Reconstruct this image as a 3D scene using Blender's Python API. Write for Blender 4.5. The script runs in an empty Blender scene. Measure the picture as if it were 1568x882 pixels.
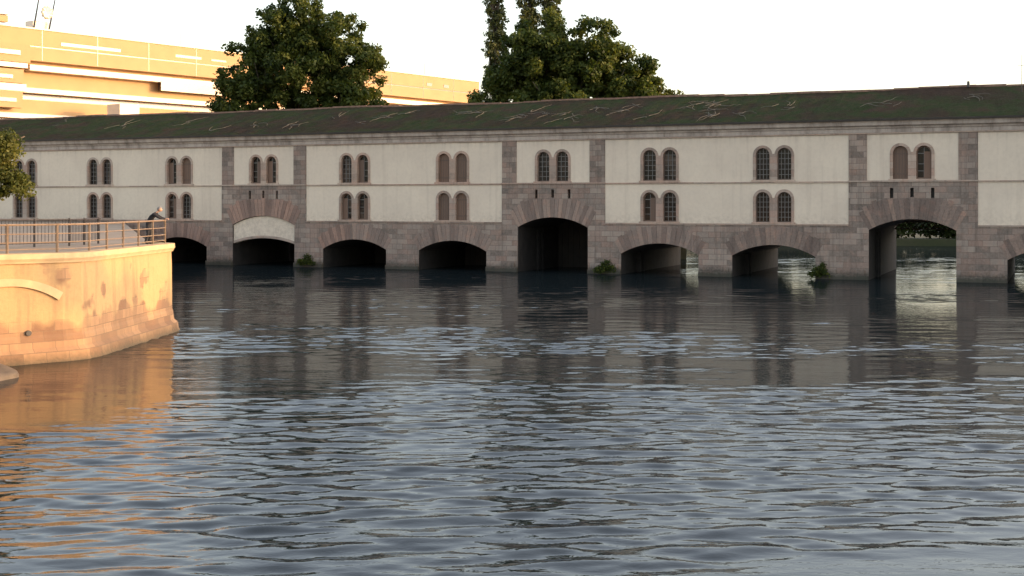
import bpy, bmesh, math, random
import numpy as np
from mathutils import Vector, Matrix
from mathutils.geometry import tessellate_polygon
R = random.Random(7)
scene = bpy.context.scene
col = scene.collection

# ------------------------------------------------------------ helpers
def link(o, parent=None):
    col.objects.link(o)
    if parent: o.parent = parent
    return o
def empty(name, loc=(0,0,0), rotz=0):
    e = bpy.data.objects.new(name, None); e.location = loc; e.rotation_euler = (0,0,rotz)
    e.empty_display_size = 0.5
    return link(e)

class MB:
    def __init__(s): s.v=[]; s.f=[]; s.m=[]; s.t=[]
    def face(s, pts, m=0, t=0.5):
        b=len(s.v); s.v+= [tuple(p) for p in pts]; s.f.append(tuple(range(b,b+len(pts)))); s.m.append(m); s.t.append(t)
    def box(s, x0,x1,y0,y1,z0,z1,m=0,t=0.5):
        b=len(s.v)
        s.v+=[(x0,y0,z0),(x1,y0,z0),(x1,y1,z0),(x0,y1,z0),(x0,y0,z1),(x1,y0,z1),(x1,y1,z1),(x0,y1,z1)]
        for f in [(0,3,2,1),(4,5,6,7),(0,1,5,4),(1,2,6,5),(2,3,7,6),(3,0,4,7)]:
            s.f.append(tuple(b+i for i in f)); s.m.append(m); s.t.append(t)
    def extr(s, outer, holes, y0, y1, m=0, ms=None, t=0.5, back=True):
        """polygon in (x,z) extruded from y0 to y1"""
        if ms is None: ms=m
        loops=[outer]+list(holes)
        flat=[p for l in loops for p in l]; n=len(flat)
        b=len(s.v)
        s.v+=[(p[0],y0,p[1]) for p in flat]+[(p[0],y1,p[1]) for p in flat]
        tris=tessellate_polygon([[Vector((p[0],p[1],0)) for p in l] for l in loops])
        for a in tris:
            s.f.append((b+a[0],b+a[1],b+a[2])); s.m.append(m); s.t.append(t)
            if back: s.f.append((b+n+a[2],b+n+a[1],b+n+a[0])); s.m.append(m); s.t.append(t)
        k=0
        for l in loops:
            L=len(l)
            for i in range(L):
                i2=(i+1)%L
                s.f.append((b+k+i,b+k+i2,b+n+k+i2,b+n+k+i)); s.m.append(ms); s.t.append(t)
            k+=L
    def prism(s, poly, z0, z1, m=0, t=0.5):
        flat=list(poly); n=len(flat); b=len(s.v)
        s.v+=[(p[0],p[1],z0) for p in flat]+[(p[0],p[1],z1) for p in flat]
        for a in tessellate_polygon([[Vector((p[0],p[1],0)) for p in flat]]):
            s.f.append((b+n+a[0],b+n+a[1],b+n+a[2])); s.m.append(m); s.t.append(t)
        for i in range(n):
            i2=(i+1)%n
            s.f.append((b+i,b+i2,b+n+i2,b+n+i)); s.m.append(m); s.t.append(t)
    def tube(s, pts, rads, seg=7, m=0, t=0.5):
        pts=[Vector(p) for p in pts]; rings=[]
        for i,p in enumerate(pts):
            d=(pts[min(i+1,len(pts)-1)]-pts[max(i-1,0)]).normalized()
            a=d.cross(Vector((0,0,1)))
            if a.length<0.05: a=d.cross(Vector((1,0,0)))
            a.normalize(); c=d.cross(a)
            b=len(s.v)
            for k in range(seg):
                an=2*math.pi*k/seg
                s.v.append(tuple(p+(a*math.cos(an)+c*math.sin(an))*rads[i]))
            rings.append(b)
        for i in range(len(rings)-1):
            for k in range(seg):
                k2=(k+1)%seg
                s.f.append((rings[i]+k,rings[i]+k2,rings[i+1]+k2,rings[i+1]+k)); s.m.append(m); s.t.append(t)
        for r in (rings[0],rings[-1]):
            s.f.append(tuple(r+k for k in range(seg))); s.m.append(m); s.t.append(t)
    def obj(s, name, mats, parent=None, smooth=False):
        me=bpy.data.meshes.new(name); me.from_pydata(s.v,[],s.f)
        for m in mats: me.materials.append(m)
        me.polygons.foreach_set('material_index', s.m)
        a=me.attributes.new('tint','FLOAT','FACE'); a.data.foreach_set('value', s.t)
        if smooth: me.polygons.foreach_set('use_smooth',[True]*len(s.f))
        me.update()
        return link(bpy.data.objects.new(name,me),parent)

# ------------------------------------------------------------ materials
class NT:
    def __init__(s,name,rough=0.8):
        s.mat=bpy.data.materials.new(name); s.mat.use_nodes=True
        s.n=s.mat.node_tree.nodes; s.l=s.mat.node_tree.links
        s.b=s.n['Principled BSDF']; s.b.inputs['Roughness'].default_value=rough
        s.out=s.n['Material Output']
    def new(s,t,**k):
        x=s.n.new(t)
        for a,v in k.items(): setattr(x,a,v)
        return x
    def set(s,sock,v):
        if isinstance(v,bpy.types.NodeSocket): s.l.new(v,sock)
        elif isinstance(v,(tuple,list)) and len(v)==3 and sock.type=='RGBA': sock.default_value=(*v,1)
        else: sock.default_value=v
    def coord(s,kind='Object'): return s.new('ShaderNodeTexCoord').outputs[kind]
    def mapping(s,vec,scale=(1,1,1),rot=(0,0,0),loc=(0,0,0)):
        m=s.new('ShaderNodeMapping'); s.l.new(vec,m.inputs[0])
        m.inputs['Scale'].default_value=scale; m.inputs['Rotation'].default_value=rot; m.inputs['Location'].default_value=loc
        return m.outputs[0]
    def noise(s,vec,scale,detail=4,rough=0.55,dist=0):
        n=s.new('ShaderNodeTexNoise'); s.l.new(vec,n.inputs['Vector'])
        n.inputs['Scale'].default_value=scale; n.inputs['Detail'].default_value=detail; n.inputs['Roughness'].default_value=rough
        n.inputs['Distortion'].default_value=dist
        return n.outputs['Fac']
    def ramp(s,fac,stops):
        r=s.new('ShaderNodeValToRGB'); s.l.new(fac,r.inputs[0]); e=r.color_ramp.elements
        while len(e)<len(stops): e.new(0.5)
        for i,(p,c) in enumerate(stops):
            e[i].position=p; e[i].color=(*c,1) if len(c)==3 else c
        return r.outputs[0]
    def mix(s,fac,a,b,mode='MIX'):
        m=s.new('ShaderNodeMix',data_type='RGBA',blend_type=mode)
        s.set(m.inputs[0],fac); s.set(m.inputs[6],a); s.set(m.inputs[7],b)
        return m.outputs[2]
    def math(s,op,a,b=0.5,c=None,clamp=False):
        m=s.new('ShaderNodeMath',operation=op,use_clamp=clamp); s.set(m.inputs[0],a); s.set(m.inputs[1],b)
        if c is not None: s.set(m.inputs[2],c)
        return m.outputs[0]
    def maprange(s,v,a,b,c=0,d=1):
        m=s.new('ShaderNodeMapRange'); s.set(m.inputs[0],v)
        for i,x in enumerate((a,b,c,d)): m.inputs[i+1].default_value=x
        return m.outputs[0]
    def attr(s,name='tint'): 
        a=s.new('ShaderNodeAttribute'); a.attribute_name=name; return a.outputs['Fac']
    def sep(s,vec): 
        x=s.new('ShaderNodeSeparateXYZ'); s.l.new(vec,x.inputs[0]); return x.outputs
    def comb(s,x,y,z=0.0):
        c=s.new('ShaderNodeCombineXYZ'); s.set(c.inputs[0],x); s.set(c.inputs[1],y); s.set(c.inputs[2],z); return c.outputs[0]
    def bump(s,h,strength=0.4,dist=0.05):
        b=s.new('ShaderNodeBump'); s.set(b.inputs['Height'],h); b.inputs['Strength'].default_value=strength; b.inputs['Distance'].default_value=dist
        s.l.new(b.outputs[0],s.b.inputs['Normal']); return b.outputs[0]
    def color(s,c): s.set(s.b.inputs['Base Color'],c)

def plain(name,c,rough=0.7,var=0.15,scale=3,metal=0):
    n=NT(name,rough); v=n.noise(n.coord(),scale,5)
    n.color(n.ramp(v,[(0.3,tuple(x*(1-var) for x in c)),(0.7,tuple(min(1,x*(1+var)) for x in c))]))
    n.b.inputs['Metallic'].default_value=metal
    n.bump(v,0.2,0.02)
    return n.mat

def stone_mat(name, ca, cb, cm, bw=0.95, bh=0.42, tint=True, wet=True):
    n=NT(name,0.85)
    vec=n.coord(); x,y,z=n.sep(vec)
    p=n.comb(x,z)
    br=n.new('ShaderNodeTexBrick'); n.l.new(p,br.inputs['Vector'])
    br.inputs['Scale'].default_value=1; br.inputs['Brick Width'].default_value=bw; br.inputs['Row Height'].default_value=bh
    br.inputs['Mortar Size'].default_value=0.014; br.inputs['Mortar Smooth'].default_value=0.3
    br.inputs['Color1'].default_value=(0,0,0,1); br.inputs['Color2'].default_value=(1,1,1,1); br.inputs['Mortar'].default_value=(0.5,0.5,0.5,1)
    br.inputs['Bias'].default_value=0
    bv=n.new('ShaderNodeRGBToBW'); n.l.new(br.outputs['Color'],bv.inputs[0])
    mid=tuple((a+b)/2 for a,b in zip(ca,cb))
    c=n.ramp(bv.outputs[0],[(0.0,tuple(k*0.75 for k in ca)),(0.3,mid),(0.5,(mid[0]*1.12,mid[1]*0.9,mid[2]*0.84)),(0.7,tuple(k*0.95 for k in cb)),(1.0,(cb[0]*1.1,cb[1]*1.12,cb[2]*1.1))])
    big=n.noise(n.coord(),0.35,4,0.6)
    c=n.mix(n.maprange(big,0.35,0.7,0,0.55),c,tuple(k*0.62 for k in ca))
    med=n.noise(n.coord(),1.3,4,0.6)
    c=n.mix(n.maprange(med,0.50,0.66,0,0.55),c,(cb[0]*0.98,cb[1]*0.76,cb[2]*0.68))
    fine=n.noise(n.coord(),6,6,0.7)
    c=n.mix(n.maprange(fine,0.3,0.75,0,0.45),c,tuple(min(1,k*1.3) for k in cb))
    st=n.noise(n.mapping(n.coord(),(1.6,1.6,0.12)),2.0,4,0.6)
    c=n.mix(n.maprange(st,0.52,0.75,0,0.5),c,tuple(k*0.35 for k in ca))
    c=n.mix(n.math('MULTIPLY',br.outputs['Fac'],0.6),c,cm)
    if tint:
        c=n.mix(1.0,c,n.ramp(n.attr(),[(0,(0.68,0.66,0.66)),(0.5,(1,1,1)),(1,(1.25,1.18,1.12))]),'MULTIPLY')
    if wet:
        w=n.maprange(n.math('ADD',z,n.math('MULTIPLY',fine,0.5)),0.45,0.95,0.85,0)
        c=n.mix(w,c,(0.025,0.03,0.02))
    n.color(c)
    h=n.math('SUBTRACT',fine,n.math('MULTIPLY',br.outputs['Fac'],0.9))
    n.bump(h,0.6,0.03)
    return n.mat

M={}
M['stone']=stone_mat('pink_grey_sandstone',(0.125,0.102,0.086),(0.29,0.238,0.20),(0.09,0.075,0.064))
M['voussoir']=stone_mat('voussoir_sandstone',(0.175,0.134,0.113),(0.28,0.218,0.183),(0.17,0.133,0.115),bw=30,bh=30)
M['frame']=stone_mat('window_surround_sandstone',(0.27,0.21,0.17),(0.37,0.30,0.25),(0.2,0.16,0.13),bw=30,bh=0.5,wet=False)
n=NT('shade_darkened_stone',0.9); nz=n.noise(n.coord(),1.5,5)  # near-black base colour paints in the deep shade inside the arches
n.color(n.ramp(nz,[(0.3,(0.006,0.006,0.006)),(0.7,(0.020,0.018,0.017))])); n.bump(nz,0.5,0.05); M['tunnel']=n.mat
n=NT('lime_plaster',0.9); co=n.coord(); a=n.noise(co,0.25,5,0.6); b=n.noise(co,4,6,0.65); st=n.noise(n.mapping(co,(1.2,1.2,0.06)),1.6,5,0.65)
c=n.mix(n.maprange(a,0.35,0.7),(0.65,0.57,0.46),(0.565,0.49,0.40))
c=n.mix(n.maprange(b,0.45,0.8,0,0.3),c,(0.47,0.40,0.32))
c=n.mix(n.maprange(st,0.54,0.78,0,0.4),c,(0.37,0.31,0.25))
z=n.sep(co)[2]
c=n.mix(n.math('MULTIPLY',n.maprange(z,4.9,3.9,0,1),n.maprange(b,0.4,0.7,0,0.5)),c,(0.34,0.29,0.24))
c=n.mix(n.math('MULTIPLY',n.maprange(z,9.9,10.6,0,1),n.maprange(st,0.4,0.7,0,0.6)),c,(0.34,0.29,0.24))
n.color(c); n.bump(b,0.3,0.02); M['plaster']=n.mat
n=NT('cornice_stone',0.8); co=n.coord(); st=n.noise(n.mapping(co,(1.0,1,0.2)),1.2,6,0.7)
n.color(n.ramp(st,[(0.3,(0.17,0.142,0.122)),(0.5,(0.35,0.30,0.26)),(0.7,(0.46,0.405,0.355))])); n.bump(st,0.3,0.02); M['cornice']=n.mat
n=NT('mossy_roof',0.95); co=n.coord(); a=n.noise(co,0.16,6,0.65); b=n.noise(co,2.2,7,0.75); g=n.noise(co,9,3,0.7)
c=n.ramp(a,[(0.38,(0.034,0.021,0.015)),(0.46,(0.028,0.024,0.012)),(0.54,(0.020,0.036,0.009)),(0.64,(0.044,0.028,0.018))])
c=n.mix(n.maprange(b,0.45,0.75,0,0.6),c,(0.060,0.048,0.028))
c=n.mix(n.maprange(g,0.50,0.72,0,0.8),c,(0.007,0.008,0.004))
n.color(c); n.b.inputs['Specular IOR Level'].default_value=0.1; n.bump(n.math('ADD',b,n.math('MULTIPLY',g,0.5)),0.9,0.15); M['roof']=n.mat
M['ridge']=plain('ridge_tile',(0.20,0.12,0.085),0.8,0.3,2)
M['lead']=plain('dark_gutter',(0.05,0.045,0.04),0.8,0.2)
n=NT('weathered_board',0.75)
w=n.noise(n.mapping(n.coord(),(9,1,0.4)),2,4,0.6); tt=n.attr()
c=n.mix(w,(0.12,0.07,0.045),(0.22,0.14,0.10))
c=n.mix(n.math('MULTIPLY',tt,1.0),c,(0.08,0.065,0.055))
n.color(c); n.bump(w,0.3,0.01); M['wood']=n.mat
n=NT('old_window_glass',0.15); q=n.noise(n.coord(),1.7,3); n.b.inputs['Specular IOR Level'].default_value=0.25
n.color(n.mix(n.attr(),(0.008,0.007,0.007),n.ramp(q,[(0.45,(0.012,0.010,0.010)),(0.62,(0.09,0.065,0.052))])))
n.bump(n.noise(n.coord(),3,2),0.15,0.02); M['glass']=n.mat
M['bars']=plain('leaded_bars',(0.17,0.165,0.16),0.5,0.1)
M['iron']=plain('dark_iron',(0.03,0.028,0.027),0.5,0.2)
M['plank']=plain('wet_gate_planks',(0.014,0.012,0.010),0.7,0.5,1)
M['vine']=plain('dry_vine_stems',(0.13,0.12,0.10),0.9,0.2)
M['bark']=plain('tree_bark',(0.07,0.055,0.04),0.95,0.4,4)

def leaf_mat(name,dark,mid,light,trans=0.35):
    n=NT(name,0.6); t=n.attr()
    c=n.ramp(t,[(0,dark),(0.5,mid),(1,light)]); n.color(c)
    n.b.inputs['Specular IOR Level'].default_value=0.2
    tr=n.new('ShaderNodeBsdfTranslucent'); n.l.new(n.mix(1.0,c,(1.5,1.45,0.7),'MULTIPLY'),tr.inputs[0])
    ms=n.new('ShaderNodeMixShader'); ms.inputs[0].default_value=trans
    n.l.new(n.b.outputs[0],ms.inputs[1]); n.l.new(tr.outputs[0],ms.inputs[2]); n.l.new(ms.outputs[0],n.out.inputs[0])
    return n.mat
M['leaf']=leaf_mat('broad_leaves',(0.020,0.034,0.008),(0.045,0.067,0.014),(0.105,0.122,0.026))
M['leaf_y']=leaf_mat('warm_leaves',(0.040,0.050,0.012),(0.085,0.098,0.022),(0.15,0.145,0.038))
M['leaf_p']=leaf_mat('poplar_leaves',(0.040,0.053,0.022),(0.075,0.092,0.036),(0.12,0.13,0.055))
M['leaf_h']=leaf_mat('hedge_leaves',(0.010,0.018,0.006),(0.022,0.036,0.010),(0.045,0.06,0.015))
M['conc']=plain('beige_concrete',(0.37,0.235,0.115),0.8,0.07,0.35)
M['slab']=plain('white_slab_edge',(0.78,0.68,0.54),0.7,0.05,0.5)
M['mglass']=plain('bronze_glazing',(0.035,0.022,0.018),0.25,0.3)

# ------------------------------------------------------------ dam building
TH=math.radians(23.2)
dam=empty('covered_dam_bridge',(0,102.6,0),-TH)
BIG=[-23.8,3.5,30.9,58.2]
SMALL=[-60.3,-51.1,-42.0,-32.9,-14.6,-5.35,12.3,21.05,40.3,49.3]
ARCH=sorted([(c,True) for c in BIG]+[(c,False) for c in SMALL])
L0,L1=-66.0,66.0; DEP=17.0
def seg_arc(c,a,spring,rise,n=18):
    Rr=(a*a+rise*rise)/(2*rise); cz=spring+rise-Rr; th=math.asin(a/Rr)
    return [(c+Rr*math.sin(-th+2*th*i/n), cz+Rr*math.cos(-th+2*th*i/n)) for i in range(n+1)], (cz,Rr,th)
def arch_dims(c,big):
    if big: return (2.98 if c>0 else 3.22, 3.6, 0.8)
    return (3.08,1.6,0.84)
out=[(L0,-2)]
for c,bg in ARCH:
    a,sp,ri=arch_dims(c,bg)
    out.append((c-a,-2)); out+=seg_arc(c,a,sp,ri)[0]; out.append((c+a,-2))
out.append((L1,-2)); out.append((L1,3.9))
for c,bg in reversed(ARCH):
    if bg: out+=[(c+4.4,3.9),(c+4.4,5.3),(c-4.4,5.3),(c-4.4,3.9)]
out.append((L0,3.9))
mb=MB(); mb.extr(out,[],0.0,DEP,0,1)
edges=[L0]
for c,bg in ARCH:
    a=arch_dims(c,bg)[0]; edges+=[c-a,c+a]
edges.append(L1)
for i in range(0,len(edges),2):
    mb.box(edges[i]+0.02,edges[i+1]-0.02,-0.22,-0.002,-2,0.32+0.1*R.random(),0,0.3)
    mb.box(edges[i]+0.3,edges[i+1]-0.3,-0.10,-0.001,0.3,0.75,0,0.35)
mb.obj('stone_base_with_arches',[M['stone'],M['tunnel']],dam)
mb=MB()
for c,bg in ARCH:
    a,sp,ri=arch_dims(c,bg); _,(cz,Rr,th)=seg_arc(c,a,sp,ri)
    if bg: cap,ln,N=5.85,2.0,21
    else: cap,ln,N=3.72,1.55,19
    ext=th*1.0
    for i in range(N):
        a0=-ext+2*ext*i/N+0.002; a1=-ext+2*ext*(i+1)/N-0.002
        am=(a0+a1)/2
        k=ln*(0.72+0.28*math.cos(am/ext*1.4))*(1.0 if i%2 else 0.9)
        r1=min(Rr+k,(cap-cz)/math.cos(am)); 
        if i==N//2: r1=min(Rr+k+0.05,(cap+0.12-cz))
        Rin=Rr+0.004
        pts=[(c+Rin*math.sin(a0),cz+Rin*math.cos(a0)),(c+Rin*math.sin(a1),cz+Rin*math.cos(a1)),
             (c+r1*math.sin(a1),cz+r1*math.cos(a1)),(c+r1*math.sin(a0),cz+r1*math.cos(a0))]
        pr=0.015+0.012*R.random()
        mb.extr(pts,[],-pr,-0.001,0,0,t=R.uniform(0.05,0.95),back=False)
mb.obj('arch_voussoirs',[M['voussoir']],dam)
mb=MB(); sl=MB()
for c in BIG:
    holes=[[(c+o-0.12,5.9),(c+o+0.12,5.9),(c+o+0.12,6.62),(c+o-0.12,6.62)] for o in (-1.4,0,1.4)]
    mb.extr([(c-4.4,5.3),(c+4.4,5.3),(c+4.4,7.13),(c-4.4,7.13)],holes,0.0,0.5,0,0)
    sl.box(c-2,c+2,0.52,0.6,5.7,6.9)
    for o in (-3.75,3.75):
        mb.box(c+o-0.63,c+o+0.63,0.0,0.5,7.13,10.6,0,R.uniform(0.35,0.65))
mb.obj('stone_pilasters_and_slots',[M['stone']],dam)
sl.obj('slot_dark_backing',[M['iron']],dam)  # dark sheet stands in for the shade behind the slots
mb=MB(); c=-23.8
o1,_=seg_arc(c,3.20,3.58,0.79); i1,_=seg_arc(c,3.20,1.95,0.5)
mb.extr(o1+list(reversed(i1)),[],0.12,0.7,0,0)
mb.obj('white_arch_infill',[M['plaster']],dam)
mb=MB(); oo,_=seg_arc(c,3.2,1.95,0.5); up=[(p[0],p[1]+0.22) for p in oo]
mb.extr(up+list(reversed(oo)),[],0.07,0.115,0,0); mb.obj('infill_arch_ring',[M['frame']],dam)
mb=MB()
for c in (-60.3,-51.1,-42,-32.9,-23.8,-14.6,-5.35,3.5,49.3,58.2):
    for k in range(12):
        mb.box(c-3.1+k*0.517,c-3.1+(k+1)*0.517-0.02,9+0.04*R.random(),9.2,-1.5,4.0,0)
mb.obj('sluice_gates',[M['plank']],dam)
mb=MB()
for c in (3.5,30.9,12.3,21.05):
    for s_ in (-1,1):
        for yy in (4.0,5.0):
            mb.box(c+s_*2.95-0.16,c+s_*2.95+0.16,yy,yy+.35,-1.5,3.4 if c in BIG else 1.6)
mb.obj('gate_guides',[M['tunnel']],dam)
mb=MB(); c=30.9
mb.box(c-2.95,c+2.95,15.4,15.6,3.95,4.05); mb.box(c-2.95,c+2.95,15.4,15.6,3.35,3.45)
for k in range(12):
    x=c-2.9+k*0.49; mb.tube([(x,15.5,3.42),(x+0.49,15.5,3.98)],[0.04,0.04],5); mb.tube([(x,15.5,3.98),(x+0.49,15.5,3.42)],[0.04,0.04],5)
mb.obj('lattice_girder',[M['wood']],dam)

def arch_open(c,w,z0,zs,n=12):
    r=w/2
    return [(c-r,z0)]+[(c-r*math.cos(math.pi*i/n),zs+r*math.sin(math.pi*i/n)) for i in range(n+1)]+[(c+r,z0)]
def pair_outline(c,z0,zs):
    r=0.72; p=[(c-0.8-r,z0)]; n=12
    for i in range(n+1):
        an=math.pi*(i/n)*0.965; p.append((c-0.8-r*math.cos(an),zs+r*math.sin(an)))
    for i in range(n+1):
        an=math.pi*(0.035+0.965*i/n); p.append((c+0.8-r*math.cos(an),zs+r*math.sin(an)))
    p.append((c+0.8+r,z0)); return p
OW=1.04
ROWS=[(7.26,9.10),(4.12,5.84)]
wins=[]
for c in SMALL: wins+=[(c,0),(c,1)]
for c in BIG: wins.append((c,0))
fr=MB(); gl=MB(); ba=MB(); wd=MB(); si=MB()
styles={}
styles[(12.3,0)]='gg';styles[(12.3,1)]='og';styles[(21.05,0)]='GG';styles[(21.05,1)]='GG';styles[(-5.35,0)]='bb';styles[(-5.35,1)]='bb'
styles[(-14.6,0)]='go';styles[(-14.6,1)]='oo';styles[(3.5,0)]='gg';styles[(30.9,0)]='bo';styles[(-23.8,0)]='oo';styles[(-32.9,0)]='ob';styles[(-32.9,1)]='og'
styles[(-42.0,0)]='gg';styles[(-42.0,1)]='gg';styles[(-51.1,0)]='gg';styles[(-51.1,1)]='gg'
for (c,row) in wins:
    z0,zs=ROWS[row]
    outer=pair_outline(c,z0-0.06,zs)
    holes=[arch_open(c+o,OW,z0,zs) for o in (-0.8,0.8)]
    fr.extr(outer,holes,0.012,0.46,0,0,t=R.uniform(0.4,0.8))
    si.box(c-1.62,c+1.62,-0.06,0.010,z0-0.16,z0-0.0,0,0.8)
    stl=styles.get((c,row),R.choice(['gg','og','gb','GG']))
    for k,o in enumerate((-0.8,0.8)):
        cx=c+o; ty=stl[k]; top=zs+OW/2
        gl.box(cx-0.6,cx+0.6,0.36,0.40,z0-0.05,top+0.05,0,R.random() if ty!='G' else 0.05)
        if ty in 'gG':
            nv=3 if ty=='G' else 2
            for j in range(1,nv+1):
                x=cx-OW/2+OW*j/(nv+1); hh=zs+math.sqrt(max(0,(OW/2)**2-(x-cx)**2))
                ba.box(x-0.018,x+0.018,0.30,0.345,z0,hh,0)
            nz_=6
            for j in range(1,nz_):
                z=z0+(top-z0)*j/nz_; hw=OW/2 if z<zs else math.sqrt(max(0,(OW/2)**2-(z-zs)**2))
                ba.box(cx-hw,cx+hw,0.305,0.34,z-0.018,z+0.018,0)
            fro=arch_open(cx,OW-0.01,z0+0.005,zs); fri=arch_open(cx,OW-0.14,z0+0.08,zs)
            wd.extr(fro,[fri],0.28,0.35,0,0,t=0.8)
        elif ty=='b':
            fro=arch_open(cx,OW-0.01,z0+0.005,zs)
            wd.extr(fro,[],0.26,0.34,0,0,t=R.uniform(0,0.35))
            for j in range(1,5):
                x=cx-OW/2+OW*j/5; wd.box(x-0.012,x+0.012,0.25,0.262,z0+0.02,zs+0.25,0,0.9)
            for z in (z0+0.3,zs-0.1): wd.box(cx-0.45,cx+0.45,0.235,0.249,z,z+0.12,0,0.5)
        else:
            fro=arch_open(cx,OW-0.01,z0+0.005,zs); fri=arch_open(cx,OW-0.2,z0+0.1,zs)
            wd.extr(fro,[fri],0.26,0.34,0,0,t=0.3)
            sd=R.choice((-1,1))
            wd.box(cx+min(0,sd*0.42),cx+max(0,sd*0.42),0.29,0.35,z0+0.1,zs+0.1,0,R.uniform(0,0.4))
            ba.box(cx-0.42,cx+0.42,0.30,0.34,zs-0.05,zs+0.0,0)
            ba.box(cx-0.02,cx+0.02,0.30,0.34,z0+0.1,zs+0.4,0)
            for z in (z0+0.55,z0+1.05): ba.box(cx-0.42,cx+0.42,0.305,0.335,z,z+0.035)
fr.obj('window_surrounds',[M['frame']],dam); si.obj('window_sills',[M['frame']],dam)
gl.obj('window_glass',[M['glass']],dam); ba.obj('window_bars',[M['bars']],dam); wd.obj('window_shutters',[M['wood']],dam)
mb=MB()
bounds=[L0]
for c in BIG: bounds+=[c-4.4,c+4.4]
bounds.append(L1)
for i in range(0,len(bounds),2):
    a,b=bounds[i],bounds[i+1]
    if b-a<0.3: continue
    hs=[]
    for c in SMALL:
        if a<c<b:
            for z0,zs in ROWS: hs.append(pair_outline(c,z0-0.06,zs))
    mb.extr([(a,3.9),(b,3.9),(b,10.6),(a,10.6)],hs,0.05,0.5,0,0)
for c in BIG:
    mb.extr([(c-3.12,7.13),(c+3.12,7.13),(c+3.12,10.6),(c-3.12,10.6)],[pair_outline(c,7.2,9.10)],0.05,0.5,0,0)
mb.box(L0,L1,DEP-0.5,DEP-0.05,5.31,10.6); mb.box(L0,L0+0.5,0.51,DEP-0.51,3.91,10.6); mb.box(L1-0.5,L1,0.51,DEP-0.51,3.91,10.6)
mb.box(L0,L1,DEP-0.5,DEP-0.05,3.91,5.30)
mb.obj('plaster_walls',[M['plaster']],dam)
mb=MB()
def course(z0,z1,y0,segs,mi=0,step=1.6):
    for a,b in segs:
        x=a
        while x<b-0.01:
            x2=min(b,x+step*R.uniform(0.8,1.2))
            if b-x2<0.3: x2=b
            d=R.uniform(-0.004,0.004)
            mb.box(x+0.004,x2-0.004,y0+d,0.045 ,z0,z1,mi,R.uniform(0.2,0.8)); x=x2
course(7.02,7.12,-0.03,[(bounds[i],bounds[i+1]) for i in range(0,len(bounds),2)])
course(3.90,4.00,-0.06,[(bounds[i],bounds[i+1]) for i in range(0,len(bounds),2)])
for c in BIG:
    mb.box(c-4.45,c+4.45,-0.08,-0.004,7.05,7.16,0,0.4)
mb.obj('string_courses',[M['frame']],dam)
def profile_run(name,prof,mats,a,b,step,mi=0):
    m=MB(); x=a
    while x<b-0.01:
        x2=min(b,x+step*R.uniform(0.7,1.3)); n_=len(prof); bb=len(m.v); t=R.uniform(0.3,0.7)
        d=R.uniform(-0.006,0.006)
        for xx in (x+0.004,x2-0.004):
            m.v+=[(xx,p[0]+d,p[1]+d) for p in prof]
        for i in range(n_):
            i2=(i+1)%n_; m.f.append((bb+i,bb+i2,bb+n_+i2,bb+n_+i)); m.m.append(mi); m.t.append(t)
        m.f.append(tuple(bb+i for i in range(n_))); m.m.append(mi); m.t.append(t)
        m.f.append(tuple(bb+n_+i for i in range(n_))); m.m.append(mi); m.t.append(t)
        x=x2
    return m.obj(name,mats,dam)
profile_run('cornice',[(0.4,10.6),(-0.06,10.6),(-0.06,10.86),(-0.13,10.9),(-0.16,11.02),(-0.36,11.10),(-0.40,11.3),(-0.44,11.42),(0.4,11.42)],[M['cornice']],L0-0.2,L1+0.2,2.6)
profile_run('gutter',[(-0.42,11.425),(-0.62,11.425),(-0.66,11.56),(-0.42,11.56)],[M['lead']],L0-0.3,L1+0.3,5)
profile_run('frieze_shadow_moulding',[(0.0,10.5),(-0.045,10.5),(-0.05,10.595),(0.0,10.595)],[M['frame']],L0,L1,3.1)
mb=MB(); NX=420; NY=10; YR=8.2; ZE=11.52; ZR=14.35
for side in (0,1):
    base=len(mb.v)
    for i in range(NX+1):
        x=L0-0.4+(L1-L0+0.8)*i/NX
        sag=0.05*math.sin(x*0.23)+0.04*math.sin(x*0.61+1)
        for j in range(NY+1):
            t=j/NY
            y=-0.6+(YR+0.6)*t if side==0 else YR+(DEP+0.6-YR)*(1-t)
            z=ZE+(ZR-ZE)*t+sag*t+(R.uniform(-0.05,0.07) if 0<j<NY else 0)
            mb.v.append((x,y,z))
    for i in range(NX):
        for j in range(NY):
            a=base+i*(NY+1)+j
            mb.f.append((a,a+NY+1,a+NY+2,a+1)); mb.m.append(0); mb.t.append(0.5)
mb.obj('mossy_roof',[M['roof']],dam,smooth=True)
mb=MB(); x=L0
while x<L1:
    x2=x+R.uniform(1.6,2.4); zc=ZR+0.05*math.sin(x*0.23)+0.04*math.sin(x*0.61+1)
    mb.box(x+0.01,min(x2,L1)-0.01,YR-0.22,YR+0.22,zc-0.1,zc+R.uniform(0.06,0.10),0,0.5); x=x2
mb.obj('ridge_tiles',[M['ridge']],dam)
mb=MB()
def roofz(x,y): 
    t=(y+0.6)/(YR+0.6); return ZE+(ZR-ZE)*t
for k in range(34):
    cx=R.uniform(-54,44) if k>12 else R.choice([-12,-9,-7,2,0.5,14,16,8,28,34,-30,-45])+R.uniform(-1,1)
    cy=R.uniform(1,6)
    for j in range(R.randint(2,5)):
        an=R.uniform(-0.5,0.6)+(math.pi if R.random()<0.5 else 0); p=[cx+R.uniform(-.5,.5),cy+R.uniform(-.5,.5)]; pts=[]; L=R.randint(3,7)
        for q in range(L):
            pts.append((p[0],p[1],roofz(p[0],p[1])+0.06+R.uniform(0,0.05)))
            an+=R.uniform(-0.7,0.7); p[0]+=0.27*math.cos(an); p[1]=min(YR-0.3,max(-0.3,p[1]+0.5*math.sin(an)))
        mb.tube(pts,[0.022*(1-0.7*i/(L)) for i in range(L)],4)
mb.obj('roof_vines',[M['vine']],dam)
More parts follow.
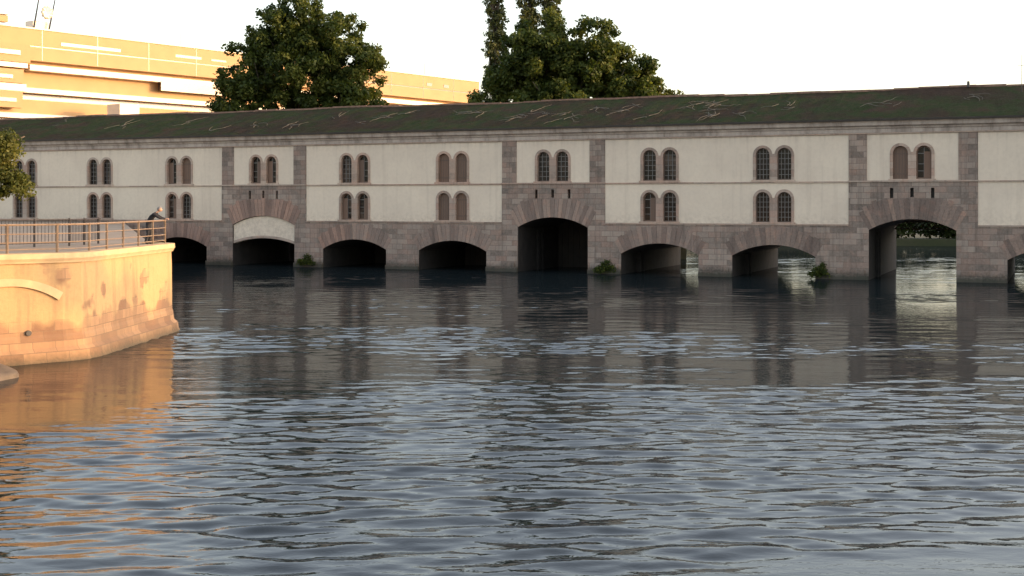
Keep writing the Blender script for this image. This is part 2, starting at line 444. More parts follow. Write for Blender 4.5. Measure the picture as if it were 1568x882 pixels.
mast=MB(); mast.tube([(38.0,6,13.4),(38.0,6,16.4)],[0.03,0.02],5); mast.tube([(37.7,6,15.6),(38.3,6,15.6)],[0.015,0.015],4)
mast.tube([(34.2,7.8,14.3),(34.2,7.8,14.75)],[0.12,0.09],8)
mast.obj('roof_mast',[M['iron']],dam)

# ------------------------------------------------------------ foliage
def leaves_obj(name, blobs, n, size, mat, parent, seed, clump=1.3, dens=14, flat=0.85):
    g=np.random.default_rng(seed)
    vols=np.array([b[3]*b[4]*b[5] for b in blobs])**0.67
    w=vols/vols.sum(); C=[];T=[]
    for b,wi in zip(blobs,w):
        k=max(4,int(dens*len(blobs)*wi))
        d=g.normal(size=(k,3)); d/=np.linalg.norm(d,axis=1)[:,None]
        r=(g.uniform(0.08,1.0,k)**0.5)[:,None]
        C.append(np.array(b[:3])+d*r*np.array(b[3:6])); T.append(g.uniform(0.0,1.0,k))
    C=np.vstack(C); T=np.concatenate(T); K=len(C)
    cr=g.uniform(0.45,1.25,K)*clump
    idx=g.choice(K,n,p=(cr**2)/(cr**2).sum())
    d=g.normal(size=(n,3)); d/=np.linalg.norm(d,axis=1)[:,None]
    rr=g.uniform(0.1,1.35,n)**0.75
    P=C[idx]+d*(rr*cr[idx])[:,None]*np.array([1,1,flat])
    nrm=d*0.7+g.normal(size=(n,3))*0.7+np.array([0,0,0.35]); nrm/=np.linalg.norm(nrm,axis=1)[:,None]
    u=np.cross(nrm,g.normal(size=(n,3))); u/=np.linalg.norm(u,axis=1)[:,None]; v=np.cross(nrm,u)
    s=(g.uniform(0.6,1.3,n)*size)[:,None]
    V=np.empty((n*4,3)); V[0::4]=P-u*s; V[1::4]=P-v*s*0.55; V[2::4]=P+u*s; V[3::4]=P+v*s*0.55
    me=bpy.data.meshes.new(name); me.vertices.add(n*4); me.loops.add(n*4); me.polygons.add(n)
    me.vertices.foreach_set('co',V.ravel()); me.loops.foreach_set('vertex_index',np.arange(n*4,dtype=np.int32))
    me.polygons.foreach_set('loop_start',np.arange(0,n*4,4,dtype=np.int32))
    me.materials.append(mat); me.update(calc_edges=True)
    a=me.attributes.new('tint','FLOAT','FACE'); a.data.foreach_set('value',np.clip(T[idx]*0.7+g.uniform(-0.15,0.4,n),0,1).astype(np.float32))
    return link(bpy.data.objects.new(name,me),parent)
def tree(name, base, blobs, n, size, mat, seed, trunk_r=0.45, clump=1.3, dens=14):
    e=empty(name,base); m=MB(); rr=random.Random(seed)
    fork=min(b[2]-b[5]*0.5 for b in blobs)*0.75
    fork=max(fork,1.2)
    m.tube([(0,0,-0.3),(0.05,0.02,fork*0.5),(0,0,fork)],[trunk_r*1.3,trunk_r,trunk_r*0.85],9)
    for b in blobs:
        p0=Vector((0,0,fork*rr.uniform(0.8,1.0))); p2=Vector(b[:3]); mid=(p0+p2)/2+Vector((rr.uniform(-.5,.5),rr.uniform(-.5,.5),0.4))
        m.tube([p0,mid,p2],[trunk_r*0.5,trunk_r*0.3,trunk_r*0.12],6)
        for q in range(4):
            d=Vector((rr.uniform(-1,1)*b[3],rr.uniform(-1,1)*b[4],rr.uniform(-.3,1)*b[5]))*0.7
            m.tube([mid,(mid+p2)/2+d*0.4,p2+d],[trunk_r*0.2,trunk_r*0.12,0.03],5)
    m.obj('trunk_and_limbs',[M['bark']],e,smooth=True)
    leaves_obj('crown_leaves',blobs,n,size,mat,e,seed,clump,dens)
    return e
GZ=2.6
tree('broadleaf_tree',(-24.1,145,GZ),[(0,0,17,6.3,5,5.7),(-1.4,0,22.6,4.8,4,4.0),(2.6,0.5,21.8,4.6,4,4.2),(5.8,0,18.0,4.3,4,4.1),(6.8,-0.5,13.4,3.3,3.5,3.4),
     (-5.6,0,16.2,4.1,4,3.6),(-7.4,-0.3,12.0,3.4,3.5,2.8),(-4.8,0.5,20.2,3.4,3,3.0),(1,-1,11.6,6.9,4.5,3.6)],90000,0.23,M['leaf'],11,0.5,0.85,68)
tree('broadleaf_tree',(5.2,138,GZ),[(0.4,0,15.0,6.8,5,5.6),(-1.5,0,19.6,4.4,4,3.6),(3.2,0,19.4,4.6,4,3.7),(-5.8,0,13.0,3.8,3.6,5.0),(6.6,0,15.6,4.2,3.6,4.0),(0,-1,10,8.0,4,3.6),(-5.0,0,17.2,3.3,3,3.3),(9.0,0,12.5,3,3,3)],90000,0.23,M['leaf'],12,0.5,0.85,68)
tree('broadleaf_tree',(14.6,141,GZ),[(0,0,13.2,4.6,3.6,4.0),(3.8,0,11.4,3.6,3,3.2),(-2.2,0,15.2,3.4,3,2.7),(6.6,0.5,10.2,2.8,2.2,2.6)],38000,0.21,M['leaf_y'],13,0.35,0.75,60)
rp_=random.Random(4)
for px,hh in ((-2.0,36),(1.9,33.5),(4.4,36)):
    bl=[(rp_.uniform(-.35,.35),rp_.uniform(-.3,.3),z,(1.9-0.045*max(0,z-12))*rp_.uniform(.8,1.15),1.5,2.4) for z in np.arange(7,hh-3,1.3)]
    tree('poplar_tree',(px,150,GZ),bl,24000,0.17,M['leaf_p'],20+int(px),0.3,0.42,34)
tree('riverside_tree',(-22.6,50.5,3.75),[(0,0,3.5,2.2,2,1.6),(1.7,-0.3,3.2,1.6,1.5,1.5),(2.5,0.1,2.8,0.95,1,0.7),(2.2,0.2,4.1,1.1,1,.8),(-1.5,0.5,3.9,1.8,1.8,1.3)],34000,0.08,M['leaf_y'],31,0.16,0.4,36)
# right bank tree (throws the evening shadows on the quay)
tree('broadleaf_tree',(74,45,GZ),[(0,0,8,4,4.0,3.0),(0,-2.0,12.8,2.5,3.2,1.5),(0,-5.2,14.4,2.5,1.2,1.5),(0,4.0,12.2,2.5,2.6,1.7)],16000,0.42,M['leaf'],41,0.4,0.7,26)

def shrub(lx,w,seed):
    wx=lx*math.cos(TH)+(-0.35)*math.sin(TH); wy=102.6-lx*math.sin(TH)-0.35*math.cos(TH)
    e=empty('pier_shrub',(wx,wy,0.2)); leaves_obj('shrub_leaves',[(0,0,0.3,w*0.45,0.3,0.3),(w*0.3,0,0.12,w*0.3,0.3,0.15),(-w*.3,0,.2,w*.3,.3,.25),(0.1,0,0.7,0.15,.2,.25),(-.3,0,.55,.12,.2,.25)],1500,0.08,M['leaf'],e,seed,0.2,18)
    m=MB(); 
    for k in range(5): m.tube([(0,0.25,-0.1),(R.uniform(-.3,.3)*w,0,0.5)],[0.03,0.01],5)
    m.obj('stems',[M['bark']],e)
shrub(-19.0,1.8,51); shrub(8.1,1.7,52); shrub(24.6,1.4,53); 

# ------------------------------------------------------------ office building
off=empty('modern_office_building',(-70,175,0),math.atan2(.793,.609))
mb=MB(); U0,U1=-34,104
def band(y,z0,z1,m,u0=U0,u1=U1,t=0.5): mb.box(u0,u1,y,18,z0,z1,m,t)
band(0,27.6,29.9,0); band(0.12,27.45,27.59,2); band(0.0,25.5,27.44,0)
band(1.4,24.8,25.49,0); band(-1.0,24.0,24.79,1,3.5,U1); band(-0.2,24.0,24.79,0,U0,3.4)
band(0.5,21.6,23.99,0); band(-0.6,20.9,21.59,1)
band(1.2,20.0,20.89,2); band(0.2,18.0,19.99,0); band(-0.5,17.3,17.99,1); band(1.0,16.0,17.29,2); band(0,12,15.99,0); band(-.5,11.2,11.99,1); band(0.5,2.0,11.19,0)
mb.box(U0,U1,-0.15,0.3,29.905,30.1,1)
for u in range(-30,100,9): mb.box(u,u+0.08,-0.02,-0.004,25.6,29.85,2)
for (u0,u1,z0,z1,y) in [(25.5,40,22.7,24.1,-1.08),(9,19,28.0,28.45,-0.05),(29,34,28.2,28.6,-0.05),(36,39,28.2,28.5,-.05),(88,89.5,28.0,28.6,-.05),(93,94.5,28.0,28.6,-.05),(70,71.5,28,28.6,-.05)]:
    mb.box(u0,u1,y,y+0.8 if y<-0.1 else y+0.04,z0,z1,2)
mb.box(-34,3.2,-1.6,-0.25,24.9,27.4,0); mb.box(-34,2.2,-1.62,-0.24,22.0,23.9,0); 
mb.box(-34,1.6,-1.8,-1.63,25.9,26.5,2); mb.box(-34,3.0,-1.3,-0.26,24.2,24.88,2); mb.box(-34,0.5,-1.75,-1.63,22.6,23.1,2)
mb.box(-34,2.8,-1.3,-0.1,20.95,21.95,2); mb.box(-34,2.0,-1.7,-0.61,18.6,20.9,0); mb.box(-34,1.0,-1.82,-1.71,19.4,19.9,2)
mb.box(-34,0.2,-1.0,0.1,30.3,31.2,0); mb.box(-34,0.4,-1.05,0.1,31.35,31.5,2)
mb.box(13.2,16.5,-8,-5,17.0,19.6,1); mb.box(17.0,17.8,-8.6,-7.6,17,18.3,1)
mb.box(13.0,17.9,-8.7,-4.9,2.6,16.99,0)
mb.obj('concrete_bands',[M['conc'],M['slab'],M['mglass']],off)
mb=MB()
mb.box(6.5,9.0,3,5,30.1,31.6,0); mb.tube([(6.2,2.5,30),(7.4,2.5,36.5)],[0.14,0.07],6,1); mb.tube([(8.6,2.5,30),(9.8,2.5,35.5)],[0.14,0.07],6,1)
for k in range(10):
    a=k*0.628; mb.tube([(8.0,2.2,32.6),(8.0+0.9*math.cos(a),1.8,32.8+0.9*math.sin(a))],[0.3,0.25],5)
for u in (-5,33,72,78,92): mb.tube([(u,4,30),(u,4,30+R.uniform(1.5,5))],[0.06,0.04],5,1)
mb.tube([(-1.8,2,34.2),(0.4,2,34.2)],[.05,.05],4,1); mb.tube([(-1.0,2,31),(-1.0,2,35)],[.08,.05],4,1); mb.tube([(-0.2,2,33.6),(-.2,2,35)],[.05,.05],4,1)
mb.obj('roof_antennas',[M['slab'],M['iron']],off)

rh=empty('sun_blocking_house',(82,92,GZ)); mb=MB()  # unseen house, added off-frame to keep the low sun off the dam
mb.box(-10,10,-20,24,0,14,0); mb.extr([(-10.5,14.0),(10.5,14.0),(0,20)],[],-20.3,24.3,1,1)
for k in range(8):
    for z in (2,6,10): mb.box(-10.06,-10.003,-15.5+k*4,-14.2+k*4,z,z+2,2)
mb.obj('walls_and_roof',[M['plaster'],M['ridge'],M['glass']],rh)

# ------------------------------------------------------------ terrain + water
n=NT('ground_grass_and_paving',0.95); co=n.coord(); a=n.noise(co,0.05,5); b=n.noise(co,3,6)
c=n.mix(n.maprange(a,0.4,0.6),(0.04,0.05,0.02),(0.08,0.07,0.045)); c=n.mix(n.maprange(b,0.4,0.7,0,0.5),c,(0.03,0.035,0.015))
n.color(c); n.bump(b,0.4,0.05); M['ground']=n.mat
M['paving']=plain('quay_paving',(0.24,0.19,0.14),0.9,0.2,1.5)
def dl(L,y): return (L*math.cos(TH)+y*math.sin(TH),102.6-L*math.sin(TH)+y*math.cos(TH))
QP=[(-20.5,-60),(-20.5,38),(-20.1,40.2),(-19.3,41.8),(-17.6,43.5),(-15.9,45.0),(-15.45,45.6),(-15.3,46.3),(-14.85,55.2),(-14.95,55.8),(-15.3,56.3),(-16.2,57.0),(-36,118)]
g=MB()
g.face([(-3000,-3000,-3.2),(3000,-3000,-3.2),(3000,3000,-3.2),(-3000,3000,-3.2)],0)
g.prism([dl(7,27),dl(-100,27),(-400,235),(26,236)],-3.1,GZ)
g.prism([(-3000,236),(3000,236),(3000,3000),(-3000,3000)],-3.1,GZ)
g.prism([(24,168),(80,158),(80,240),(24,240)],-3.1,0.9)
g.prism([(62,-60),(62,70),(75,236),(3000,236),(3000,-60)],-3.1,GZ-0.004)
g.prism([(-3000,-60),(3000,-60),(3000,-3000),(-3000,-3000)],-3.1,GZ-0.008)
g.prism([(-3000,236),(-400,235),(-100,140),(-3000,140)],-3.1,GZ-0.01)
g.obj('ground',[M['ground']])
g=MB(); g.prism(QP+[(-75,140),(-3000,140),(-3000,-60)],-3.1,3.75); g.obj('quay_pavement',[M['paving']])

quay=empty('quay_wall')
n=NT('quay_sandstone',0.9); uv=n.coord('UV'); u,z,_=n.sep(uv); co=n.coord()
br=n.new('ShaderNodeTexBrick'); n.l.new(n.comb(u,z),br.inputs['Vector'])
for k,v in (('Scale',1),('Brick Width',0.8),('Row Height',0.36),('Mortar Size',0.012),('Bias',0)): br.inputs[k].default_value=v
br.inputs['Color1'].default_value=(0.19,0.105,0.06,1); br.inputs['Color2'].default_value=(0.36,0.215,0.115,1); br.inputs['Mortar'].default_value=(0.18,0.115,0.07,1)
nb=n.noise(co,0.7,3,0.5); nf=n.noise(co,7,6,0.7)
plm=n.math('MULTIPLY',n.maprange(nb,0.39,0.45,0,1),n.maprange(n.math('ADD',z,n.math('MULTIPLY',nb,2.0)),2.2,2.5,0,0.92))
c=n.mix(plm,br.outputs['Color'],(0.42,0.275,0.13))
c=n.mix(n.maprange(nf,0.4,0.8,0,0.4),c,(0.24,0.15,0.08))
stq=n.noise(n.mapping(co,(1,1,0.1)),1.5,4,0.6)
c=n.mix(n.maprange(stq,0.50,0.70,0,0.55),c,(0.17,0.11,0.065))
c=n.mix(n.maprange(n.math('ADD',z,n.math('MULTIPLY',nf,0.4)),0.2,0.6,0.8,0),c,(0.05,0.045,0.025))
n.color(c); n.bump(n.math('SUBTRACT',nf,n.math('MULTIPLY',br.outputs['Fac'],n.math('SUBTRACT',1.0,plm))),0.5,0.03); M['quay']=n.mat
M['coping']=plain('coping_stone',(0.46,0.325,0.18),0.85,0.15,2)
def sweep(path,prof,name,mat,parent):
    P=[Vector((p[0],p[1],0)) for p in path]; nn=[]
    for i in range(len(P)):
        ds=[]
        if i>0: ds.append((P[i]-P[i-1]).normalized())
        if i<len(P)-1: ds.append((P[i+1]-P[i]).normalized())
        d=sum(ds,Vector()).normalized(); N=Vector((d.y,-d.x,0)); k=1/max(0.5,N.dot(Vector((ds[0].y,-ds[0].x,0)))); nn.append(N*k)
    vs=[];fs=[];uvs=[];L=0;n_=len(prof);Ls=[]
    for i,p in enumerate(P):
        if i: L+=(P[i]-P[i-1]).length
        Ls.append(L)
        for o,z in prof: vs.append(tuple(p+nn[i]*o+Vector((0,0,z))))
    for i in range(len(P)-1):
        for j in range(n_-1):
            fs.append((i*n_+j,i*n_+j+1,(i+1)*n_+j+1,(i+1)*n_+j))
            uvs+=[(Ls[i],prof[j][1]),(Ls[i],prof[j+1][1]),(Ls[i+1],prof[j+1][1]),(Ls[i+1],prof[j][1])]
    me=bpy.data.meshes.new(name); me.from_pydata(vs,[],fs); lay=me.uv_layers.new(name='UVMap')
    for k,q in enumerate(uvs): lay.data[k].uv=q
    me.materials.append(mat); me.update(); return link(bpy.data.objects.new(name,me),parent)
sweep(QP,[(0.02,3.46),(0.04,2.9),(0.06,0.95),(0.10,0.85),(0.14,0.5),(0.30,0.35),(0.34,0.1),(0.5,-0.2),(0.8,-1.5)],'wall_face',M['quay'],quay)
sweep(QP[:-1],[(-0.45,3.7),(-0.45,3.82),(0.16,3.80),(0.18,3.62),(0.12,3.52),(0.10,3.46),(0.0,3.46)],'coping',M['coping'],quay)
A=Vector((-17.6,43.5,0)); B=Vector((-15.9,45.0,0)); d=(B-A).normalized(); N=Vector((d.y,-d.x,0))
mb=MB(); cc=A+d*0.35; a_,_x=seg_arc(0,1.75,2.15,0.55,16); 
def onface(px,pz,off): 
    q=cc+d*px+N*off; return (q.x,q.y,pz)
for i in range(16):
    p,q=a_[i],a_[i+1]
    def up(s): return (s[0]*1.09,s[1]+0.26)
    pu,qu=up(p),up(q)
    fr4=[onface(p[0],p[1],0.14),onface(q[0],q[1],0.14),onface(qu[0],qu[1],0.14),onface(pu[0],pu[1],0.14)]
    bk4=[onface(p[0],p[1],0.0),onface(q[0],q[1],0.0),onface(qu[0],qu[1],0.0),onface(pu[0],pu[1],0.0)]
    mb.face(fr4); 
    for k in range(4): mb.face([fr4[k],fr4[(k+1)%4],bk4[(k+1)%4],bk4[k]])
mb.obj('blind_arch_ring',[M['coping']],quay)
mb=MB(); q=onface(0.7,1.05,0.0); mb.tube([q,(q[0]+N.x*0.13,q[1]+N.y*0.13,q[2])],[0.1,0.1],8); mb.obj('drain_pipe',[M['iron']],quay)
rk=bmesh.new(); bmesh.ops.create_icosphere(rk,subdivisions=4,radius=1)
for v in rk.verts:
    s=0.07*math.sin(v.co.x*5+1)+0.05*math.sin(v.co.y*7)+0.04*math.sin(v.co.z*9+v.co.x*4)
    v.co*=1+s; v.co.x*=1.5; v.co.y*=1.6; v.co.z*=0.55
me=bpy.data.meshes.new('rock_footing'); rk.to_mesh(me); me.materials.append(plain('wet_rock',(0.09,0.07,0.05),0.7,0.3,3))
for p in me.polygons: p.use_smooth=True
o=link(bpy.data.objects.new('rock_footing',me)); o.location=(-17.2,40.4,-0.05)

M['rail']=plain('painted_railing',(0.20,0.14,0.09),0.45,0.2,5)
M['rail_d']=plain('dark_railing',(0.04,0.036,0.036),0.5,0.2,5)
def resample(path,step):
    out=[Vector((*path[0],0))]; need=step
    for i in range(len(path)-1):
        a=Vector((*path[i],0)); b=Vector((*path[i+1],0)); L=(b-a).length; t=need
        while t<=L: out.append(a+(b-a)*(t/L)); t+=step
        need=t-L
    return out
def offset_path(path,o):
    P=[Vector((*p,0)) for p in path]; out=[]
    for i in range(len(P)):
        ds=[]
        if i>0: ds.append((P[i]-P[i-1]).normalized())
        if i<len(P)-1: ds.append((P[i+1]-P[i]).normalized())
        d=sum(ds,Vector()).normalized(); out.append(((P[i]+Vector((d.y,-d.x,0))*o).x,(P[i]+Vector((d.y,-d.x,0))*o).y))
    return out
def railing(name,path,z0,h,mat,step,rails,balus=0):
    e=empty(name); m=MB()
    for p in resample(path,step):
        m.box(p.x-0.035,p.x+0.035,p.y-0.035,p.y+0.035,z0,z0+h+0.02)
    for rz,rr in rails:
        m.tube([(p[0],p[1],z0+rz) for p in path],[rr]*len(path),6)
    if balus:
        for p in resample(path,balus): m.box(p.x-0.009,p.x+0.009,p.y-0.009,p.y+0.009,z0+0.12,z0+h-0.05)
    m.obj('posts_and_rails',[mat],e); return e
rp=offset_path(QP[1:],-0.22)[:-1]
railing('quay_railing',rp,3.82,1.0,M['rail'],1.75,[(0.98,0.035),(0.66,0.02),(0.36,0.02),(0.12,0.02)])
rp2=[(-34,46),(-21,50.5),(-18.6,53.5),(-18.4,57)]
railing('inner_railing',rp2,3.75,1.15,M['rail_d'],1.6,[(1.12,0.03),(0.15,0.02)],0.16)

e=empty('distant_tree_line',(0,0,0))
bl=[(x,171-0.18*(x-24)+R.uniform(0,2),0.9+R.uniform(0.8,4.2),R.uniform(2.5,3.6),2.2,R.uniform(1.6,2.4)) for x in np.arange(26,80,2.2)]+[(x,243+R.uniform(-3,3),GZ+R.uniform(2,4.0),R.uniform(4,6),3,R.uniform(3,4)) for x in range(20,110,6)]
leaves_obj('hedge_leaves',bl,60000,0.34,M['leaf_h'],e,61,1.0,24)

# water: rippled sheet
n=NT('river_water',0.6); co=n.coord()
w1=n.noise(n.mapping(co,(0.6,1.3,1),(0,0,0.12)),3.4,3,0.6,0.5)
patch=n.noise(n.mapping(co,(0.5,1,1)),0.09,3,0.5)
amp=n.maprange(patch,0.35,0.65,0.3,1.2)
nr=n.bump(n.math('MULTIPLY',w1,amp),1.0,0.010)
n.color((0.010,0.015,0.017)); n.b.inputs['Specular IOR Level'].default_value=0.0
gls=n.new('ShaderNodeBsdfGlossy'); gls.inputs['Roughness'].default_value=0.02; gls.inputs['Color'].default_value=(1,1,1,1); n.l.new(nr,gls.inputs['Normal'])
fz=n.new('ShaderNodeFresnel'); fz.inputs['IOR'].default_value=1.333; n.l.new(nr,fz.inputs['Normal'])
ff=n.math('MULTIPLY',n.math('POWER',fz.outputs[0],0.62),0.56)
ms=n.new('ShaderNodeMixShader'); n.l.new(ff,ms.inputs[0]); n.l.new(n.b.outputs[0],ms.inputs[1]); n.l.new(gls.outputs[0],ms.inputs[2]); n.l.new(ms.outputs[0],n.out.inputs[0])
M['water']=n.mat
g=np.random.default_rng(5)
xs=np.arange(-50,64.01,0.13)
ys=[6.0]
while ys[-1]<132: ys.append(ys[-1]+0.03+0.0011*ys[-1])
ys=np.array(ys); X,Y=np.meshgrid(xs,ys); 
Z=np.zeros_like(X)
mod=np.zeros_like(X)
for k in range(18):
    a=g.uniform(0,2*np.pi); wl=g.uniform(4,26); kk=2*np.pi/wl
    mod+=np.sin(kk*(X*np.cos(a)*0.5+Y*np.sin(a))+g.uniform(0,6.28))
mod=np.clip(1+0.33*mod,0.15,2.4)
for k in range(90):
    wl=0.30*(2.0/0.30)**g.uniform(0,1); a=np.pi/2+g.normal()*0.33; kk=2*np.pi/wl
    slope=0.0075
    ph=kk*(X*np.cos(a)+Y*np.sin(a))+g.uniform(0,6.28)+0.9*np.sin(0.45*X+0.6*Y+k)
    Z+=slope/kk*np.sin(ph)*(mod if wl<1.3 else np.sqrt(mod))
edge=np.minimum.reduce([X+50,64-X,Y-6,132-Y]); Z*=np.clip(edge/3,0,1)
# calmer just below the dam
Z*=1.0-0.55*np.clip((Y-50)/35,0,1)
ny,nx=X.shape; V=np.stack([X,Y,Z],-1).reshape(-1,3)
I=np.arange(ny*nx).reshape(ny,nx); F=np.stack([I[:-1,:-1],I[:-1,1:],I[1:,1:],I[1:,:-1]],-1).reshape(-1,4)
ov=np.array([(-420,-62,0),(420,-62,0),(420,240,0),(-420,240,0),(-50,6,0),(xs[-1],6,0),(xs[-1],ys[-1],0),(-50,ys[-1],0)],float)
b=len(V); V=np.vstack([V,ov]); F=np.vstack([F,np.array([(0,1,5,4),(1,2,6,5),(2,3,7,6),(3,0,4,7)])+b])
me=bpy.data.meshes.new('river_water'); nf=len(F); print('water faces',nf)
me.vertices.add(len(V)); me.loops.add(nf*4); me.polygons.add(nf)
me.vertices.foreach_set('co',V.ravel()); me.loops.foreach_set('vertex_index',F.ravel().astype(np.int32))
me.polygons.foreach_set('loop_start',np.arange(0,nf*4,4,dtype=np.int32)); me.polygons.foreach_set('use_smooth',np.ones(nf,bool))
me.materials.append(M['water']); me.update(calc_edges=True)
link(bpy.data.objects.new('river_water',me))

# ------------------------------------------------------------ person leaning on the railing
pers=empty('leaning_man',(-15.72,55.1,3.75)); pers.rotation_euler=(0,0,0.05)
def skin(name,verts,edges,rad,roots):
    me=bpy.data.meshes.new(name); me.from_pydata(verts,edges,[]); o=bpy.data.objects.new(name,me); col.objects.link(o)
    s=o.modifiers.new('s','SKIN'); s.use_smooth_shade=True; s.branch_smoothing=0.3
    for i,r in enumerate(rad):
        me.skin_vertices[0].data[i].radius=(r,r) if not isinstance(r,tuple) else r
        me.skin_vertices[0].data[i].use_root=(i in roots)
    o.modifiers.new('u','SUBSURF').levels=1
    dg=bpy.context.evaluated_depsgraph_get(); m2=bpy.data.meshes.new_from_object(o.evaluated_get(dg))
    col.objects.unlink(o); bpy.data.objects.remove(o); m2.name=name
    return m2
J=dict(pel=(-.03,0,.93),sp=(.06,0,1.10),ch=(.22,0,1.26),nk=(.35,0,1.38),hd=(.42,0,1.46),
 hl=(-.03,.10,.90),kl=(.05,.12,.49),al=(-.03,.13,.09),tl=(.13,.14,.045),hr=(-.03,-.10,.90),kr=(.0,-.12,.49),ar=(-.12,-.13,.09),tr=(.05,-.15,.045),
 sl=(.25,.19,1.33),el=(.52,.23,1.15),wl=(.72,.10,1.13),sr=(.25,-.19,1.33),er=(.52,-.23,1.15),wr=(.72,-.06,1.13))
keys=list(J); V=[J[k] for k in keys]; ix={k:i for i,k in enumerate(keys)}
E=[('pel','sp'),('sp','ch'),('ch','nk'),('nk','hd'),('pel','hl'),('hl','kl'),('kl','al'),('al','tl'),('pel','hr'),('hr','kr'),('kr','ar'),('ar','tr'),('ch','sl'),('sl','el'),('el','wl'),('ch','sr'),('sr','er'),('er','wr')]
rd=dict(pel=.155,sp=.145,ch=.155,nk=.062,hd=.055,hl=.10,kl=.068,al=.05,tl=.04,hr=.10,kr=.068,ar=.05,tr=.04,sl=.078,el=.055,wl=.036,sr=.078,er=.055,wr=.036)
me=skin('body',V,[(ix[a],ix[b]) for a,b in E],[rd[k] for k in keys],{0})
skinm=plain('skin',(0.40,0.24,0.17),0.6,0.08,9); jack=plain('dark_jacket',(0.014,0.014,0.018),0.9,0.3,12); trou=plain('dark_trousers',(0.014,0.015,0.02),0.9,0.2,12); shoe=plain('shoes',(0.02,0.015,0.012),0.5,0.1); hairm=plain('grey_hair',(0.20,0.19,0.18),0.8,0.3,30)
for m in (jack,trou,shoe,skinm): me.materials.append(m)
for p in me.polygons:
    c=p.center; p.use_smooth=True
    p.material_index=2 if c.z<0.12 else 1 if c.z<0.9 else (3 if (c.z>1.41 and c.x>.33) else 0)
link(bpy.data.objects.new('body',me),pers)
bm=bmesh.new(); bmesh.ops.create_uvsphere(bm,u_segments=24,v_segments=18,radius=0.1)
for v in bm.verts:
    x,y,z=v.co; v.co.y*=0.78; v.co.z*=1.2
    if z<0: v.co.y*=1-0.25*(-z/0.1); v.co.x*=1-0.12*(-z/0.1)
    if x>0.07 and abs(y)<0.022 and -0.035<z<0.02: v.co.x+=0.028
    if x>0.06 and 0.01<z<0.03 and 0.02<abs(y)<0.05: v.co.x-=0.010
    if x>0.07 and abs(y)<0.04 and -0.062<z<-0.045: v.co.x+=0.006
for s_ in (-1,1):
    q=bmesh.ops.create_uvsphere(bm,u_segments=8,v_segments=6,radius=0.03)
    for v in q['verts']: v.co=Vector((v.co.x*0.6-0.005,v.co.y*0.35+s_*0.08,v.co.z))
me=bpy.data.meshes.new('head'); bm.to_mesh(me); bm.free(); me.materials.append(skinm)
for p in me.polygons: p.use_smooth=True
hd=link(bpy.data.objects.new('head',me),pers); hd.location=(.465,0,1.535); hd.rotation_euler=(0,math.radians(20),0)
bm=bmesh.new(); bmesh.ops.create_uvsphere(bm,u_segments=24,v_segments=18,radius=0.108)
for v in bm.verts: v.co.y*=0.8; v.co.z*=1.18; v.co.x-=0.006
bmesh.ops.delete(bm,geom=[v for v in bm.verts if (v.co.x>0.035 and v.co.z<0.06) or v.co.z<-0.05 or (v.co.x>-0.01 and v.co.z<0.0)],context='VERTS')
me=bpy.data.meshes.new('hair'); bm.to_mesh(me); bm.free(); me.materials.append(hairm)
for p in me.polygons: p.use_smooth=True
hr=link(bpy.data.objects.new('hair',me),pers); hr.location=hd.location; hr.rotation_euler=hd.rotation_euler
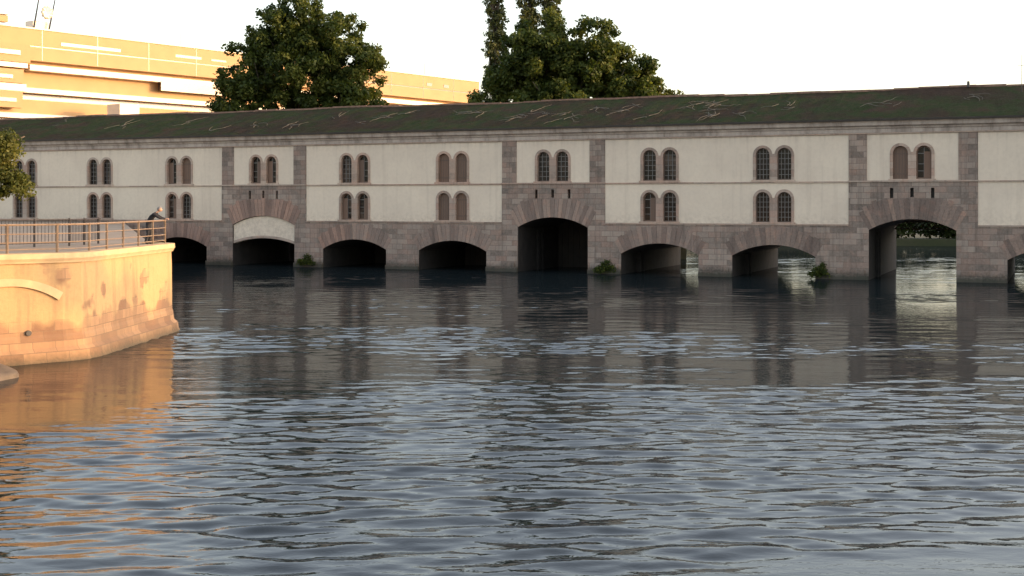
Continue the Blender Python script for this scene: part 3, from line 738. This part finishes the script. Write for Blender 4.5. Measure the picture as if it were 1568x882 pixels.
for nm,s_ in (('hand_l',1),('hand_r',-1)):
    w=Vector(J['wl'] if s_>0 else J['wr']); Vv=[];Ee=[];Rr=[];roots=set()
    def chain(pts,rs):
        b=len(Vv); Vv.extend([tuple(w+Vector(p)) for p in pts]); Rr.extend(rs); roots.add(b)
        for i in range(len(pts)-1): Ee.append((b+i,b+i+1))
    chain([(-.01,0,0),(.04,-.01*s_,.0),(.085,-.015*s_,-.002)],[.03,(.038,.02),(.036,.018)])
    for k,(yo,ln) in enumerate(((-.032,.07),(-.011,.08),(.011,.075),(.032,.058))):
        y=yo-.012*s_; chain([(.07,y,0),(.07+ln*.5,y*1.15,.0),(.07+ln*.78,y*1.15,-.022),(.07+ln*.85,y*1.15,-.045)],[.010,.009,.0085,.007])
    chain([(.02,-.03*s_,0),(.05,-.06*s_,-.005),(.075,-.07*s_,-.02)],[.012,.011,.009])
    m2=skin(nm,Vv,Ee,Rr,roots); m2.materials.append(skinm); link(bpy.data.objects.new(nm,m2),pers)

# ------------------------------------------------------------ sky, sun, camera
EL=math.radians(9.0); AZ=math.radians(-4.0)   # azimuth from +X towards +Y
w=bpy.data.worlds.new('World'); scene.world=w; w.use_nodes=True; nt=w.node_tree
sky=nt.nodes.new('ShaderNodeTexSky'); sky.sky_type='NISHITA'; sky.sun_disc=False
sky.sun_elevation=EL; sky.sun_rotation=math.radians(90)-AZ; sky.air_density=1.0; sky.dust_density=2.5; sky.ozone_density=1.0
hs=nt.nodes.new('ShaderNodeHueSaturation'); hs.inputs['Saturation'].default_value=0.66
mx=nt.nodes.new('ShaderNodeMix'); mx.data_type='RGBA'; mx.blend_type='MULTIPLY'; mx.inputs[0].default_value=1; mx.inputs[7].default_value=(1.08,1.0,0.97,1)
nt.links.new(sky.outputs[0],hs.inputs['Color']); nt.links.new(hs.outputs[0],mx.inputs[6])
bg=nt.nodes['Background']; nt.links.new(mx.outputs[2],bg.inputs[0]); bg.inputs[1].default_value=0.64
sd=bpy.data.lights.new('sun','SUN'); sd.energy=4.4; sd.angle=math.radians(0.5); sd.color=(1.0,0.50,0.16)
so=link(bpy.data.objects.new('sun',sd)); S=Vector((math.cos(EL)*math.cos(AZ),math.cos(EL)*math.sin(AZ),math.sin(EL)))
so.rotation_euler=S.to_track_quat('Z','Y').to_euler(); so.location=(60,0,60)
cd=bpy.data.cameras.new('camera'); cd.sensor_width=36; cd.lens=44.77; cd.shift_y=-0.0835; cd.clip_end=6000
co_=link(bpy.data.objects.new('camera',cd)); co_.location=(0,0,5.58); co_.rotation_euler=(math.radians(90),0,0)
scene.camera=co_
scene.view_settings.view_transform='Standard'; scene.view_settings.look='None'; scene.view_settings.exposure=0
